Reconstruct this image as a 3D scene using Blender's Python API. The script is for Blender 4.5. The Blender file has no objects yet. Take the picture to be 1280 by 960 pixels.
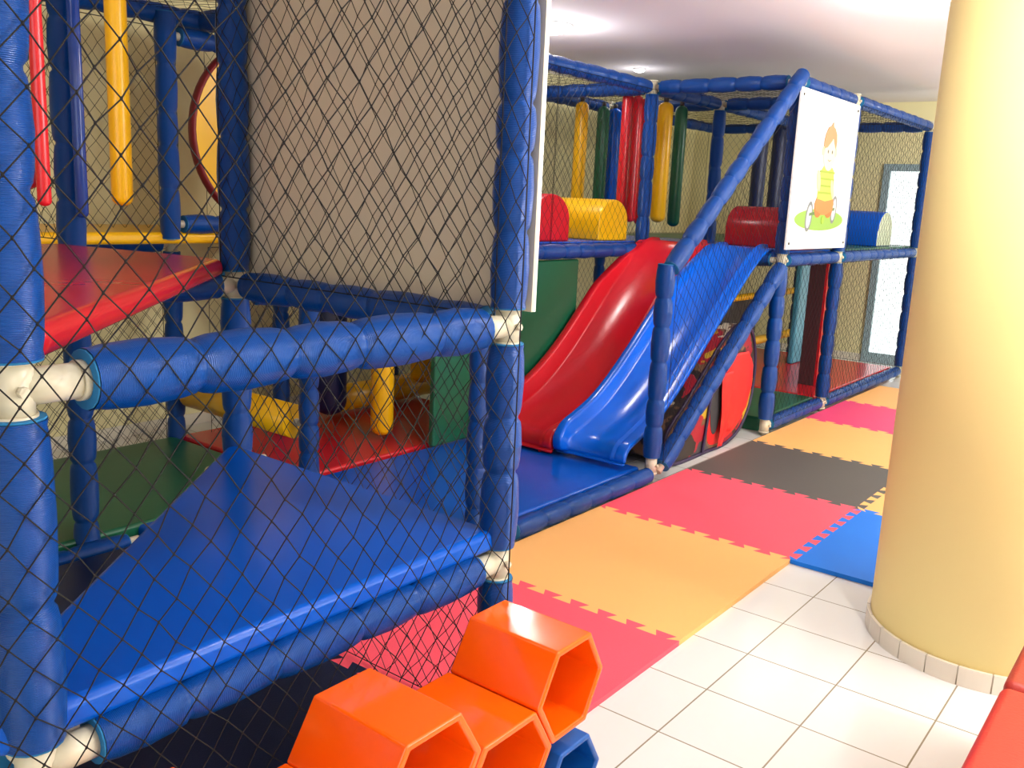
import bpy, math, random
from math import sin, cos, pi, radians, hypot, exp, sqrt
from mathutils import Vector, Matrix

S = bpy.context.scene
COL = S.collection

# ------------------------------------------------------------------ camera, world, light, exposure
cam_data = bpy.data.cameras.new('camera')
cam_data.sensor_width = 36.0
cam_data.lens = 36.0 * 1140.87 / 1280.0
cam_data.clip_start = 0.02
cam = bpy.data.objects.new('camera', cam_data)
COL.objects.link(cam)
YAW, PITCH, ROLL = 0.65529977, -0.19968625, 0.04643877
fwd = Vector((cos(PITCH)*cos(YAW), cos(PITCH)*sin(YAW), sin(PITCH)))
rgt = Vector((sin(YAW), -cos(YAW), 0.0))
upv = rgt.cross(fwd)
r2 = rgt*cos(ROLL) + upv*sin(ROLL)
u2 = -rgt*sin(ROLL) + upv*cos(ROLL)
M = Matrix((r2, u2, -fwd)).transposed().to_4x4()
M.translation = Vector((0, 0, 1.5))
cam.matrix_world = M
S.camera = cam

S.view_settings.view_transform = 'Standard'
S.view_settings.look = 'None'
S.view_settings.exposure = 0.16
S.view_settings.gamma = 1.0
S.view_settings.use_curve_mapping = False
S.cycles.use_denoising = True
S.cycles.max_bounces = 8
S.cycles.sample_clamp_indirect = 8.0

world = bpy.data.worlds.new('world')
S.world = world
world.use_nodes = True
wn = world.node_tree.nodes
bg = wn.get('Background') or wn.new('ShaderNodeBackground')
bg.inputs[0].default_value = (0.85, 0.93, 1.0, 1)
bg.inputs[1].default_value = 1.6


def area(name, loc, rot, sx, sy, power, col=(1, 1, 1)):
    l = bpy.data.lights.new(name, 'AREA')
    l.shape = 'RECTANGLE'
    l.size = sx
    l.size_y = sy
    l.energy = power
    l.color = col
    o = bpy.data.objects.new(name, l)
    o.location = loc
    o.rotation_euler = rot
    COL.objects.link(o)
    return o


CEIL = 2.62
# added fill lights at two assumed, unseen windows (behind and right of the camera)
area('window_fill', (-2.38, -0.4, 1.55), (0, radians(-90), 0), 1.7, 3.6, 22, (1.0, 0.99, 0.97))
area('window_fill', (4.2, -3.38, 1.55), (radians(110), 0, 0), 3.6, 1.7, 195, (0.97, 0.99, 1.0))  # tilted upward to brighten the ceiling
LAMPS = [(5.06, 3.70), (6.95, 4.15), (5.1, 1.25), (2.3, 0.1), (0.4, 2.6), (0.2, -1.6), (3.0, -1.6), (7.9, 0.6)]  # pillar-front and far-end lamps are unseen, set as fill
LAMPW = [12, 2, 30, 50, 1, 14, 38, 60]
LAMPR = [0.12, 0.045, 0.12, 0.12, 0.08, 0.12, 0.12, 0.12]


# ------------------------------------------------------------------ materials
def lin(c):
    return tuple(((v/255.0)/12.92 if v/255.0 <= 0.04045 else (((v/255.0)+0.055)/1.055)**2.4) for v in c) + (1.0,)


def mat(name, rgb, rough=0.5, spec=0.5, metal=0.0, bump=0.0, bscale=60.0, vary=0.0, vscale=4.0, coat=0.0, emit=None, estr=0.0):
    m = bpy.data.materials.new(name)
    m.use_nodes = True
    nt = m.node_tree
    b = nt.nodes['Principled BSDF']
    b.inputs['Base Color'].default_value = lin(rgb)
    b.inputs['Roughness'].default_value = rough
    b.inputs['Specular IOR Level'].default_value = spec
    b.inputs['Metallic'].default_value = metal
    b.inputs['Coat Weight'].default_value = coat
    b.inputs['Coat Roughness'].default_value = 0.12
    tc = nt.nodes.new('ShaderNodeTexCoord')
    if emit:
        b.inputs['Emission Color'].default_value = lin(emit)
        b.inputs['Emission Strength'].default_value = estr
    if vary > 0:
        n = nt.nodes.new('ShaderNodeTexNoise')
        n.inputs['Scale'].default_value = vscale
        n.inputs['Detail'].default_value = 3
        nt.links.new(tc.outputs['Object'], n.inputs['Vector'])
        h = nt.nodes.new('ShaderNodeHueSaturation')
        h.inputs['Color'].default_value = lin(rgb)
        mr = nt.nodes.new('ShaderNodeMapRange')
        mr.inputs['From Min'].default_value = 0.3
        mr.inputs['From Max'].default_value = 0.7
        mr.inputs['To Min'].default_value = 1 - vary
        mr.inputs['To Max'].default_value = 1 + vary
        nt.links.new(n.outputs['Fac'], mr.inputs['Value'])
        nt.links.new(mr.outputs['Result'], h.inputs['Value'])
        nt.links.new(h.outputs['Color'], b.inputs['Base Color'])
    if bump > 0:
        n = nt.nodes.new('ShaderNodeTexNoise')
        n.inputs['Scale'].default_value = bscale
        n.inputs['Detail'].default_value = 2
        nt.links.new(tc.outputs['Object'], n.inputs['Vector'])
        bp = nt.nodes.new('ShaderNodeBump')
        bp.inputs['Strength'].default_value = bump
        bp.inputs['Distance'].default_value = 0.01
        nt.links.new(n.outputs['Fac'], bp.inputs['Height'])
        nt.links.new(bp.outputs['Normal'], b.inputs['Normal'])
    return m


def sleeve_mat(name, rgb):
    """woven plastic sleeve over foam: fine rings across the tube, knobbly gloss"""
    m = mat(name, rgb, 0.32, 0.22)
    nt = m.node_tree
    b = nt.nodes['Principled BSDF']
    b.inputs['Coat Weight'].default_value = 0.22
    b.inputs['Coat Roughness'].default_value = 0.14
    uv = nt.nodes.new('ShaderNodeTexCoord')
    w = nt.nodes.new('ShaderNodeTexWave')
    w.wave_type = 'BANDS'
    w.bands_direction = 'Y'
    w.inputs['Scale'].default_value = 110
    w.inputs['Distortion'].default_value = 1.2
    w.inputs['Detail'].default_value = 1
    nt.links.new(uv.outputs['UV'], w.inputs['Vector'])
    n = nt.nodes.new('ShaderNodeTexNoise')
    n.inputs['Scale'].default_value = 45
    n.inputs['Detail'].default_value = 3
    nt.links.new(uv.outputs['UV'], n.inputs['Vector'])
    ad = nt.nodes.new('ShaderNodeMath')
    ad.operation = 'ADD'
    nt.links.new(w.outputs['Fac'], ad.inputs[0])
    mu = nt.nodes.new('ShaderNodeMath')
    mu.operation = 'MULTIPLY'
    mu.inputs[1].default_value = 2.2
    nt.links.new(n.outputs['Fac'], mu.inputs[0])
    nt.links.new(mu.outputs[0], ad.inputs[1])
    bp = nt.nodes.new('ShaderNodeBump')
    bp.inputs['Strength'].default_value = 0.5
    bp.inputs['Distance'].default_value = 0.0016
    nt.links.new(ad.outputs[0], bp.inputs['Height'])
    nt.links.new(bp.outputs['Normal'], b.inputs['Normal'])
    nt.links.new(bp.outputs['Normal'], b.inputs['Coat Normal'])
    return m


M_SLEEVE = sleeve_mat('blue_woven_sleeve', (0, 64, 140))
M_FOAM = mat('teal_foam_end', (24, 112, 165), 0.8)
M_NET = mat('black_net_cord', (24, 22, 22), 0.7, 0.3)
M_FIT = mat('cream_fitting', (205, 196, 172), 0.35, 0.5, 0.0, vary=0.12, vscale=20)
M_SCREW = mat('dark_screw', (60, 55, 50), 0.4, 0.5, 0.8)
M_VBLUE = mat('blue_vinyl', (0, 82, 188), 0.26, 0.25, bump=0.06, bscale=9)
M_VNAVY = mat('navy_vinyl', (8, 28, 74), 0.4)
M_VRED = mat('red_vinyl', (205, 30, 42), 0.25, 0.5, bump=0.06, bscale=9)
M_VGREEN = mat('green_vinyl', (18, 92, 62), 0.35, 0.5, bump=0.06, bscale=9)
M_VYEL = mat('yellow_vinyl', (250, 190, 14), 0.28, 0.5, bump=0.06, bscale=9)
M_VTEAL = mat('teal_vinyl', (66, 140, 165), 0.4)
M_SBLUE = mat('blue_fibreglass', (0, 98, 220), 0.2, 0.4, coat=0.1)
M_SRED = mat('red_fibreglass', (212, 26, 40), 0.24, 0.4, coat=0.1)
M_SRED_D = mat('dark_red_fibreglass', (150, 14, 30), 0.3, 0.5)
M_ORANGE = mat('orange_plastic', (255, 98, 8), 0.11, 0.5, bump=0.015, bscale=12)
M_TOYBLUE = mat('blue_plastic', (10, 84, 168), 0.3)
M_BOARD = mat('white_board', (238, 236, 232), 0.4, 0.4)
M_BOARDBACK = mat('raw_board_back', (205, 193, 170), 0.6, 0.3, vary=0.04, vscale=2)
M_WALL = mat('cream_wall', (234, 224, 174), 0.75, 0.3, bump=0.04, bscale=30)
M_PILLAR = mat('pillar_paint', (252, 232, 160), 0.6, 0.35, bump=0.03, bscale=25)
M_CEIL = mat('ceiling_paint', (242, 234, 236), 0.8, 0.3)
M_WHITE = mat('white_paint', (240, 240, 238), 0.5)
M_FRAME = mat('grey_aluminium', (150, 172, 178), 0.4, 0.5)
M_BENCH = mat('red_leatherette', (206, 46, 40), 0.4, 0.5, bump=0.12, bscale=140)
M_BENCH2 = mat('brown_red_leatherette', (176, 52, 42), 0.4, 0.5, bump=0.12, bscale=140)
M_LAMP = mat('lamp_diffuser', (255, 255, 255), 0.5, emit=(255, 252, 245), estr=30)
M_PANE = mat('bright_glass', (235, 245, 245), 0.3, emit=(240, 250, 250), estr=1.15)


def eva(name, rgb):
    return mat(name, rgb, 0.55, 0.35, bump=0.12, bscale=220, vary=0.015, vscale=3)


M_EORANGE = eva('orange_eva', (255, 190, 112))
M_ERED = eva('red_eva', (255, 88, 106))
M_EBLACK = eva('charcoal_eva', (88, 84, 78))
M_EBLUE = eva('blue_eva', (0, 116, 222))
M_EPINK = eva('magenta_eva', (244, 70, 122))
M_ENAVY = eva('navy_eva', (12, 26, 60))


def tile_mat():
    m = bpy.data.materials.new('white_floor_tiles')
    m.use_nodes = True
    nt = m.node_tree
    b = nt.nodes['Principled BSDF']
    tc = nt.nodes.new('ShaderNodeTexCoord')
    mp = nt.nodes.new('ShaderNodeMapping')
    mp.inputs['Location'].default_value = (-2.2 + 0.315*20, -1.095 + 0.305*20, 0)
    nt.links.new(tc.outputs['Object'], mp.inputs['Vector'])
    br = nt.nodes.new('ShaderNodeTexBrick')
    br.offset = 0.0
    br.squash = 1.0
    br.inputs['Scale'].default_value = 1.0
    br.inputs['Brick Width'].default_value = 0.315
    br.inputs['Row Height'].default_value = 0.305
    br.inputs['Mortar Size'].default_value = 0.0026
    br.inputs['Mortar Smooth'].default_value = 0.1
    br.inputs['Color1'].default_value = lin((234, 233, 228))
    br.inputs['Color2'].default_value = lin((229, 228, 223))
    br.inputs['Mortar'].default_value = lin((150, 140, 118))
    nt.links.new(mp.outputs[0], br.inputs['Vector'])
    nt.links.new(br.outputs['Color'], b.inputs['Base Color'])
    b.inputs['Roughness'].default_value = 0.16
    b.inputs['Specular IOR Level'].default_value = 0.4
    return m


M_TILE = tile_mat()


def skirt_mat():
    m = mat('skirting_tile', (232, 224, 206), 0.3)
    return m


M_SKIRT = skirt_mat()
M_GROUT = mat('skirting_grout', (176, 166, 146), 0.8)


def print_mat():
    """busy printed fabric: blotches of grey, tan, yellow and red"""
    m = mat('printed_fabric', (120, 90, 80), 0.55)
    nt = m.node_tree
    b = nt.nodes['Principled BSDF']
    tc = nt.nodes.new('ShaderNodeTexCoord')
    n = nt.nodes.new('ShaderNodeTexVoronoi')
    n.inputs['Scale'].default_value = 9
    no = nt.nodes.new('ShaderNodeTexNoise')
    no.inputs['Scale'].default_value = 6
    nt.links.new(tc.outputs['Object'], no.inputs['Vector'])
    mx = nt.nodes.new('ShaderNodeMixRGB')
    mx.inputs[0].default_value = 0.35
    nt.links.new(tc.outputs['Object'], mx.inputs[1])
    nt.links.new(no.outputs['Color'], mx.inputs[2])
    nt.links.new(mx.outputs[0], n.inputs['Vector'])
    sep = nt.nodes.new('ShaderNodeSeparateColor')
    nt.links.new(n.outputs['Color'], sep.inputs[0])
    cr = nt.nodes.new('ShaderNodeValToRGB')
    cr.color_ramp.interpolation = 'CONSTANT'
    cols = [(0.0, (52, 40, 34)), (0.25, (118, 84, 58)), (0.42, (170, 28, 44)), (0.6, (70, 62, 66)), (0.74, (206, 190, 160)), (0.84, (200, 160, 40)), (0.92, (150, 20, 40))]
    e = cr.color_ramp.elements
    e[0].position, e[0].color = cols[0][0], lin(cols[0][1])
    e[1].position, e[1].color = cols[1][0], lin(cols[1][1])
    for p, c in cols[2:]:
        x = e.new(p)
        x.color = lin(c)
    nt.links.new(sep.outputs[0], cr.inputs['Fac'])
    nt.links.new(cr.outputs['Color'], b.inputs['Base Color'])
    return m


M_PRINT = print_mat()
M_FABRED = mat('red_nylon', (226, 28, 30), 0.5, bump=0.1, bscale=14)
M_FABDARK = mat('dark_mesh_fabric', (58, 54, 56), 0.7)
M_PIPING = mat('navy_piping', (40, 18, 60), 0.5)


# ------------------------------------------------------------------ mesh building
class MB:
    def __init__(self):
        self.v = []; self.f = []; self.mi = []; self.sm = []; self.uv = []

    def add(self, vs, fs, mi=0, smooth=False, uvs=None):
        o = len(self.v)
        self.v += [tuple(p) for p in vs]
        for k, fc in enumerate(fs):
            self.f.append([i+o for i in fc])
            self.mi.append(mi)
            self.sm.append(smooth)
            self.uv.append(uvs[k] if uvs else None)
        return self

    def box(self, a, b, mi=0):
        x0, y0, z0 = a; x1, y1, z1 = b
        vs = [(x0, y0, z0), (x1, y0, z0), (x1, y1, z0), (x0, y1, z0), (x0, y0, z1), (x1, y0, z1), (x1, y1, z1), (x0, y1, z1)]
        fs = [(0, 3, 2, 1), (4, 5, 6, 7), (0, 1, 5, 4), (1, 2, 6, 5), (2, 3, 7, 6), (3, 0, 4, 7)]
        return self.add(vs, fs, mi)

    def prism(self, poly, fn, d0, d1, mi=0, smooth=False):
        """poly: counter-clockwise 2-D outline; fn(u, v, d) -> 3-D point; d0..d1 the depth"""
        n = len(poly)
        vs = [fn(u, v, d0) for u, v in poly] + [fn(u, v, d1) for u, v in poly]
        self.add(vs, [tuple(range(n-1, -1, -1)), tuple(range(n, 2*n))], mi, False)
        o = len(self.v) - 2*n
        for i in range(n):
            j = (i+1) % n
            self.f.append([o+i, o+j, o+n+j, o+n+i]); self.mi.append(mi); self.sm.append(smooth); self.uv.append(None)
        return self

    def tube(self, p0, p1, rad, n=16, mi=0, caps=True, rounded=False):
        """straight tube with rings (t, r) given in rad as list, or a plain radius"""
        p0 = Vector(p0); p1 = Vector(p1)
        ax = (p1-p0); L = ax.length; ax.normalize()
        a = Vector((0, 0, 1)) if abs(ax.z) < 0.9 else Vector((1, 0, 0))
        s = ax.cross(a).normalized(); t = ax.cross(s)
        if not isinstance(rad, list):
            R = rad
            if rounded:
                rad = [(R*0.8*(1-cos(k*pi/8)), R*sin(k*pi/8)+1e-4) for k in range(5)]
                rad = rad + [(L-q, r) for q, r in reversed(rad)]
            else:
                rad = [(0, R), (L, R)]
        vs = []
        for (q, r) in rad:
            for k in range(n):
                th = 2*pi*k/n
                vs.append(p0 + ax*q + (s*cos(th)+t*sin(th))*r)
        fs = []; uvs = []
        for i in range(len(rad)-1):
            for k in range(n):
                k2 = (k+1) % n
                fs.append((i*n+k, i*n+k2, (i+1)*n+k2, (i+1)*n+k))
                R0 = 0.05
                u0 = 2*pi*k/n*R0; u1 = 2*pi*(k+1)/n*R0
                uvs.append(((u0, rad[i][0]), (u1, rad[i][0]), (u1, rad[i+1][0]), (u0, rad[i+1][0])))
        self.add(vs, fs, mi, True, uvs)
        if caps:
            o = len(self.v) - len(vs)
            self.f.append([o+k for k in range(n-1, -1, -1)]); self.mi.append(mi); self.sm.append(False); self.uv.append(None)
            o2 = o + (len(rad)-1)*n
            self.f.append([o2+k for k in range(n)]); self.mi.append(mi); self.sm.append(False); self.uv.append(None)
        return self

    def foam(self, p0, p1, R, seg=0.2, seed=0):
        """foam sleeve pinched by ties; teal foam shows at both ends"""
        rnd = random.Random(seed)
        p0 = Vector(p0); p1 = Vector(p1)
        L = (p1-p0).length
        n = max(1, round(L/seg))
        cuts = [0.0]
        for i in range(1, n):
            cuts.append(L*i/n + rnd.uniform(-0.18, 0.18)*L/n)
        cuts.append(L)
        rad = [(0.0, R*0.93)]
        for i in range(n):
            a, b = cuts[i], cuts[i+1]
            rr = R*rnd.uniform(0.97, 1.04)
            for t, q in ((0.012, 0.9), (0.03, 0.96), (0.07, 1.0), (0.5*(b-a), 1.03), (b-a-0.07, 1.0), (b-a-0.03, 0.96), (b-a-0.012, 0.9)):
                if 0 < t < b-a and a+t > rad[-1][0]+0.004:
                    rad.append((a+t, rr*q))
            if i < n-1:
                rad.append((b-0.003, R*0.79)); rad.append((b+0.003, R*0.79))
        rad.append((L, R*0.93))
        self.tube(p0, p1, rad, 18, 0, caps=False)
        ax = (p1-p0).normalized()
        for q, sgn in ((p0, -1), (p1, 1)):
            self.tube(q-ax*0.002*(1 if sgn < 0 else -1)*0, q+ax*sgn*0.004, R*0.9, 18, 1)
        return self

    def build(self, name, mats, parent=None, label=None, world_parent_loc=None):
        me = bpy.data.meshes.new(name)
        off = parent_world(parent) if parent else Vector((0, 0, 0))
        me.from_pydata([tuple(Vector(p)-off) for p in self.v], [], self.f)
        for m in (mats if isinstance(mats, (list, tuple)) else [mats]):
            me.materials.append(m)
        me.polygons.foreach_set('material_index', self.mi)
        me.polygons.foreach_set('use_smooth', self.sm)
        if any(u for u in self.uv):
            uvl = me.uv_layers.new(name='UVMap')
            for p in me.polygons:
                u = self.uv[p.index]
                if u:
                    for k, li in enumerate(p.loop_indices):
                        uvl.data[li].uv = u[k]
        me.update()
        o = bpy.data.objects.new(name, me)
        COL.objects.link(o)
        if parent:
            o.parent = parent
        if label:
            o['label'] = label
        return o


def parent_world(p):
    v = Vector((0, 0, 0))
    while p:
        v += p.location
        p = p.parent
    return v


def thing(name, label, cat, loc=(0, 0, 0), group=None):
    o = bpy.data.objects.new(name, None)
    o.empty_display_size = 0.1
    o.location = loc
    COL.objects.link(o)
    return tag(o, label, cat, group)


def tag(o, label, cat, group=None):
    o['label'] = label
    o['category'] = cat
    if group:
        o['group'] = group
    return o


def struct(o):
    o['kind'] = 'structure'
    return o


def recenter(o):
    """move a one-mesh thing's origin to the bottom centre of its mesh"""
    vs = [v.co.copy() for v in o.data.vertices]
    c = Vector(((min(v.x for v in vs)+max(v.x for v in vs))/2, (min(v.y for v in vs)+max(v.y for v in vs))/2, min(v.z for v in vs)))
    o.data.transform(Matrix.Translation(-c))
    o.location = c
    return o


def bevel(o, w, seg=3, ang=40):
    b = o.modifiers.new('bevel', 'BEVEL')
    b.width = w
    b.segments = seg
    b.limit_method = 'ANGLE'
    b.angle_limit = radians(ang)
    for p in o.data.polygons:
        p.use_smooth = True
    b.harden_normals = True
    return o


def rbox(name, a, b, mats, w, parent=None, label=None, seg=4):
    return bevel(MB().box(a, b).build(name, mats, parent, label), w, seg)


# netting: real cords, knotted where they cross
def net_mesh(mb, O, U, V, cw=0.069, ch=0.086, r=0.0016, jit=0.0, knots=False, seed=1, sag=0.0):
    """O origin, U and V edge vectors of the (parallelogram) panel"""
    rnd = random.Random(seed)
    O = Vector(O); U = Vector(U); V = Vector(V)
    w, h = U.length, V.length
    nu = max(1, round(w/cw))*2
    nv = max(1, round(h/ch))*2
    N = U.cross(V).normalized()
    pts = {}

    def P(i, j):
        if (i, j) not in pts:
            p = O + U*(i/nu) + V*(j/nv)
            if 0 < i < nu and 0 < j < nv:
                if jit:
                    p = p + U.normalized()*rnd.uniform(-jit, jit) + V.normalized()*rnd.uniform(-jit, jit) + N*rnd.uniform(-jit, jit)
                if sag:
                    p = p + N*sag*sin(pi*i/nu)*sin(pi*j/nv)
            pts[(i, j)] = p
        return pts[(i, j)]

    def strand(nodes):
        if len(nodes) < 2:
            return
        vs = []
        d = (nodes[-1]-nodes[0]).normalized()
        s = d.cross(N).normalized()
        for p in nodes:
            for k in range(3):
                th = 2*pi*k/3
                vs.append(p + (s*cos(th)+N*sin(th))*r)
        fs = []
        for i in range(len(nodes)-1):
            for k in range(3):
                k2 = (k+1) % 3
                fs.append((i*3+k, i*3+k2, i*3+3+k2, i*3+3+k))
        mb.add(vs, fs, 0, True)

    for d in range(-nv, nu+1):
        if d % 2:
            continue
        strand([P(j+d, j) for j in range(nv+1) if 0 <= j+d <= nu])
    for s_ in range(0, nu+nv+1):
        if s_ % 2:
            continue
        strand([P(s_-j, j) for j in range(nv+1) if 0 <= s_-j <= nu])
    if knots:
        k = r*2.0
        for (i, j), p in list(pts.items()):
            vs = [p+Vector((k, 0, 0)), p-Vector((k, 0, 0)), p+Vector((0, k, 0)), p-Vector((0, k, 0)), p+Vector((0, 0, k*1.4)), p-Vector((0, 0, k*1.4))]
            mb.add(vs, [(0, 2, 4), (2, 1, 4), (1, 3, 4), (3, 0, 4), (2, 0, 5), (1, 2, 5), (3, 1, 5), (0, 3, 5)], 0, True)
    # border cord
    for a, b in ((O, O+U), (O+U, O+U+V), (O+U+V, O+V), (O+V, O)):
        mb.tube(a, b, r*1.5, 4, 0)


# ------------------------------------------------------------------ THE ROOM
X0, X1, Y0, Y1 = -2.4, 9.8, -3.4, 5.05
struct(MB().box((X0, Y0, -0.1), (X1, Y1, 0)).build('floor', M_TILE))
struct(MB().box((X0, Y0, CEIL), (X1, Y1, CEIL+0.1)).build('ceiling', M_CEIL))
struct(MB().box((X0, Y1, 0), (X1, Y1+0.12, CEIL)).build('wall_back', M_WALL))
# far wall with the glazed door opening
w = MB()
DY0, DY1, DZ = 1.98, 2.90, 2.02
w.box((X1, DY1, 0), (X1+0.12, Y1, CEIL)).box((X1, Y0, 0), (X1+0.12, DY0, CEIL)).box((X1, DY0, DZ), (X1+0.12, DY1, CEIL))
struct(w.build('wall_far', M_WALL))
d = MB()
fr = 0.07
d.box((X1-0.03, DY1-fr, 0), (X1+0.05, DY1, DZ)).box((X1-0.03, DY0, 0), (X1+0.05, DY0+fr, DZ)).box((X1-0.03, DY0+fr, DZ-fr), (X1+0.05, DY1-fr, DZ))
d.box((X1-0.02, DY0+fr, 0), (X1+0.04, DY1-fr, 0.10))
door = struct(d.build('door_1', M_FRAME))
MB().box((X1, DY0+fr, 0.10), (X1+0.012, DY1-fr, DZ-fr)).build('pane', M_PANE, door, 'bright frosted glass')
hd = MB().tube((X1-0.06, DY0+fr+0.05, 0.95), (X1-0.06, DY0+fr+0.05, 1.15), 0.012, 10)
hd.tube((X1-0.06, DY0+fr+0.05, 0.97), (X1, DY0+fr+0.05, 0.97), 0.008, 8).tube((X1-0.06, DY0+fr+0.05, 1.13), (X1, DY0+fr+0.05, 1.13), 0.008, 8)
hd.build('door_handle', M_FRAME, door)
# wall behind the camera and wall to its right, each with an opening for an added window
w = MB()
w.box((X0-0.12, Y0, 0), (X0, Y1, 0.7)).box((X0-0.12, Y0, 2.4), (X0, Y1, CEIL)).box((X0-0.12, Y0, 0.7), (X0, -2.2, 2.4)).box((X0-0.12, 1.4, 0.7), (X0, Y1, 2.4))
struct(w.build('wall_near', M_WALL))
w = MB()
w.box((X0, Y0-0.12, 0), (X1, Y0, 0.7)).box((X0, Y0-0.12, 2.4), (X1, Y0, CEIL)).box((X0, Y0-0.12, 0.7), (2.4, Y0, 2.4)).box((6.0, Y0-0.12, 0.7), (X1, Y0, 2.4))
struct(w.build('wall_right', M_WALL))
w = MB()
for y in (-2.2, -1.02, 0.16, 1.35):
    w.box((X0-0.08, y, 0.7), (X0-0.03, y+0.05, 2.4))
w.box((X0-0.08, -2.2, 0.7), (X0-0.03, 1.4, 0.75)).box((X0-0.08, -2.2, 2.35), (X0-0.03, 1.4, 2.4))
struct(w.build('added_window_1', M_WHITE))  # assumed window out of view, added to go with the fill light
w = MB()
for x in (2.4, 3.58, 4.76, 5.95):
    w.box((x, Y0-0.08, 0.7), (x+0.05, Y0-0.03, 2.4))
w.box((2.4, Y0-0.08, 0.7), (6.0, Y0-0.03, 0.75)).box((2.4, Y0-0.08, 2.35), (6.0, Y0-0.03, 2.4))
struct(w.build('added_window_2', M_WHITE))  # unseen window frame, added around the right-hand fill light

# round pillar with a tiled skirting
PX, PY, PR = 3.505, 0.491, 0.385
pil = struct(MB().tube((PX, PY, 0), (PX, PY, CEIL), PR, 96).build('pillar', M_PILLAR))
sk = MB()
NT = 24
for k in range(NT):
    a0 = 2*pi*k/NT + 0.006; a1 = 2*pi*(k+1)/NT - 0.006
    po = []
    for q in range(5):
        a = a0+(a1-a0)*q/4
        po.append((PX+(PR+0.012)*cos(a), PY+(PR+0.012)*sin(a)))
    for q in range(4, -1, -1):
        a = a0+(a1-a0)*q/4
        po.append((PX+(PR-0.002)*cos(a), PY+(PR-0.002)*sin(a)))
    sk.prism(po, lambda u, v, dd: (u, v, dd), 0.0, 0.066, 0)
sk.tube((PX, PY, 0), (PX, PY, 0.064), PR+0.009, 96, 1)
struct(sk.build('baseboard_pillar', [M_SKIRT, M_GROUT]))
struct(MB().box((X0, Y1-0.012, 0), (X1, Y1, 0.07)).build('baseboard_back', M_SKIRT))
struct(MB().box((X1-0.012, DY1+0.01, 0), (X1, Y1-0.012, 0.07)).build('baseboard_far', M_SKIRT))

# ceiling lamps
LAMPLAB = ['flush ceiling lamp glowing above the red slide tower, partly hidden by the white board',
           'flush ceiling lamp glowing above the rear of the far tower',
           'flush ceiling lamp beside the top of the round pillar',
           'unseen ceiling lamp added to fill the front of the pillar',
           'ceiling lamp above the near climbing tower',
           'ceiling lamp behind the viewer nearest the added left window',
           'ceiling lamp over the open tiles along the right wall',
           'unseen ceiling lamp added to brighten the ceiling beyond the pillar']
for k, (x, y) in enumerate(LAMPS):
    t = thing('ceiling_light', LAMPLAB[k], 'lamp', (x, y, CEIL), 'flush ceiling lamps')
    lr = LAMPR[k]
    MB().tube((x, y, CEIL), (x, y, CEIL-0.012), lr*1.15, 40).build('rim', M_WHITE, t)
    MB().tube((x, y, CEIL-0.012), (x, y, CEIL-0.012-lr*0.4), [(lr*0.4*sin(q*pi/16), lr*cos(q*pi/16)+1e-4) for q in range(9)], 40).build('diffuser', M_LAMP, t)
    pl = bpy.data.lights.new('lamp_light', 'POINT')
    pl.energy = LAMPW[k]; pl.shadow_soft_size = 0.06; pl.color = (1.0, 0.985, 0.96)
    po = bpy.data.objects.new('lamp_light', pl); po.location = (x, y, CEIL-0.2); COL.objects.link(po)


# ------------------------------------------------------------------ TOWERS: helpers
R = 0.05
seedc = [100]


def nseed():
    seedc[0] += 1
    return seedc[0]


def post(parent, x, y, levels, z0=0.0, z1=2.3, label=None, rad=R, fit=(1, 1), seg=0.2, dirs=None):
    """foam-sleeved steel post; a cream pipe fitting shows at each level where rails meet it"""
    mb = MB()
    edges = [z0+0.01]
    for l in levels:
        edges += [l-0.048, l+0.048]
    edges.append(z1)
    for a, b in zip(edges[0::2], edges[1::2]):
        if b-a > 0.08:
            mb.foam((x, y, a), (x, y, b), rad, seg, nseed())
    o = mb.build('post', [M_SLEEVE, M_FOAM], parent, label)
    MB().tube((x, y, z0), (x, y, z1), 0.0215, 12).build('steel_pole', M_FIT, o)
    for l in levels:
        f = MB()
        f.tube((x, y, l-0.05), (x, y, l+0.05), 0.032, 20)
        f.tube((x, y, l-0.05), (x, y, l-0.04), 0.036, 20).tube((x, y, l+0.04), (x, y, l+0.05), 0.036, 20)
        for (dx, dy) in (dirs or ()):
            f.tube((x, y, l), (x+dx*0.11, y+dy*0.11, l), 0.030, 20)
            f.tube((x+dx*0.10, y+dy*0.10, l), (x+dx*0.112, y+dy*0.112, l), 0.034, 20)
        f.tube((x, y-0.03, l), (x, y-0.045, l), 0.009, 6)
        f.build('pipe_fitting', M_FIT, o)
    return o


def rail(parent, a, b, rad=R*0.96, gap=0.075, seg=0.2, label=None, name='rail'):
    a = Vector(a); b = Vector(b)
    ax = (b-a).normalized()
    mb = MB().foam(a+ax*gap, b-ax*gap, rad, seg, nseed())
    o = mb.build(name, [M_SLEEVE, M_FOAM], parent, label)
    MB().tube(a+ax*0.02, b-ax*0.02, 0.02, 10).build('steel_tube', M_FIT, o)
    return o


def net(parent, O, U, V, label=None, **k):
    mb = MB()
    net_mesh(mb, O, U, V, seed=nseed(), **k)
    return mb.build('net', M_NET, parent, label)


def tri_deck(parent, poly, z0, z1, m, label):
    mb = MB().prism(poly, lambda u, v, dd: (u, v, dd), z0, z1)
    o = mb.build('deck', m, parent, label)
    return bevel(o, 0.028, 5, 30)


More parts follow.
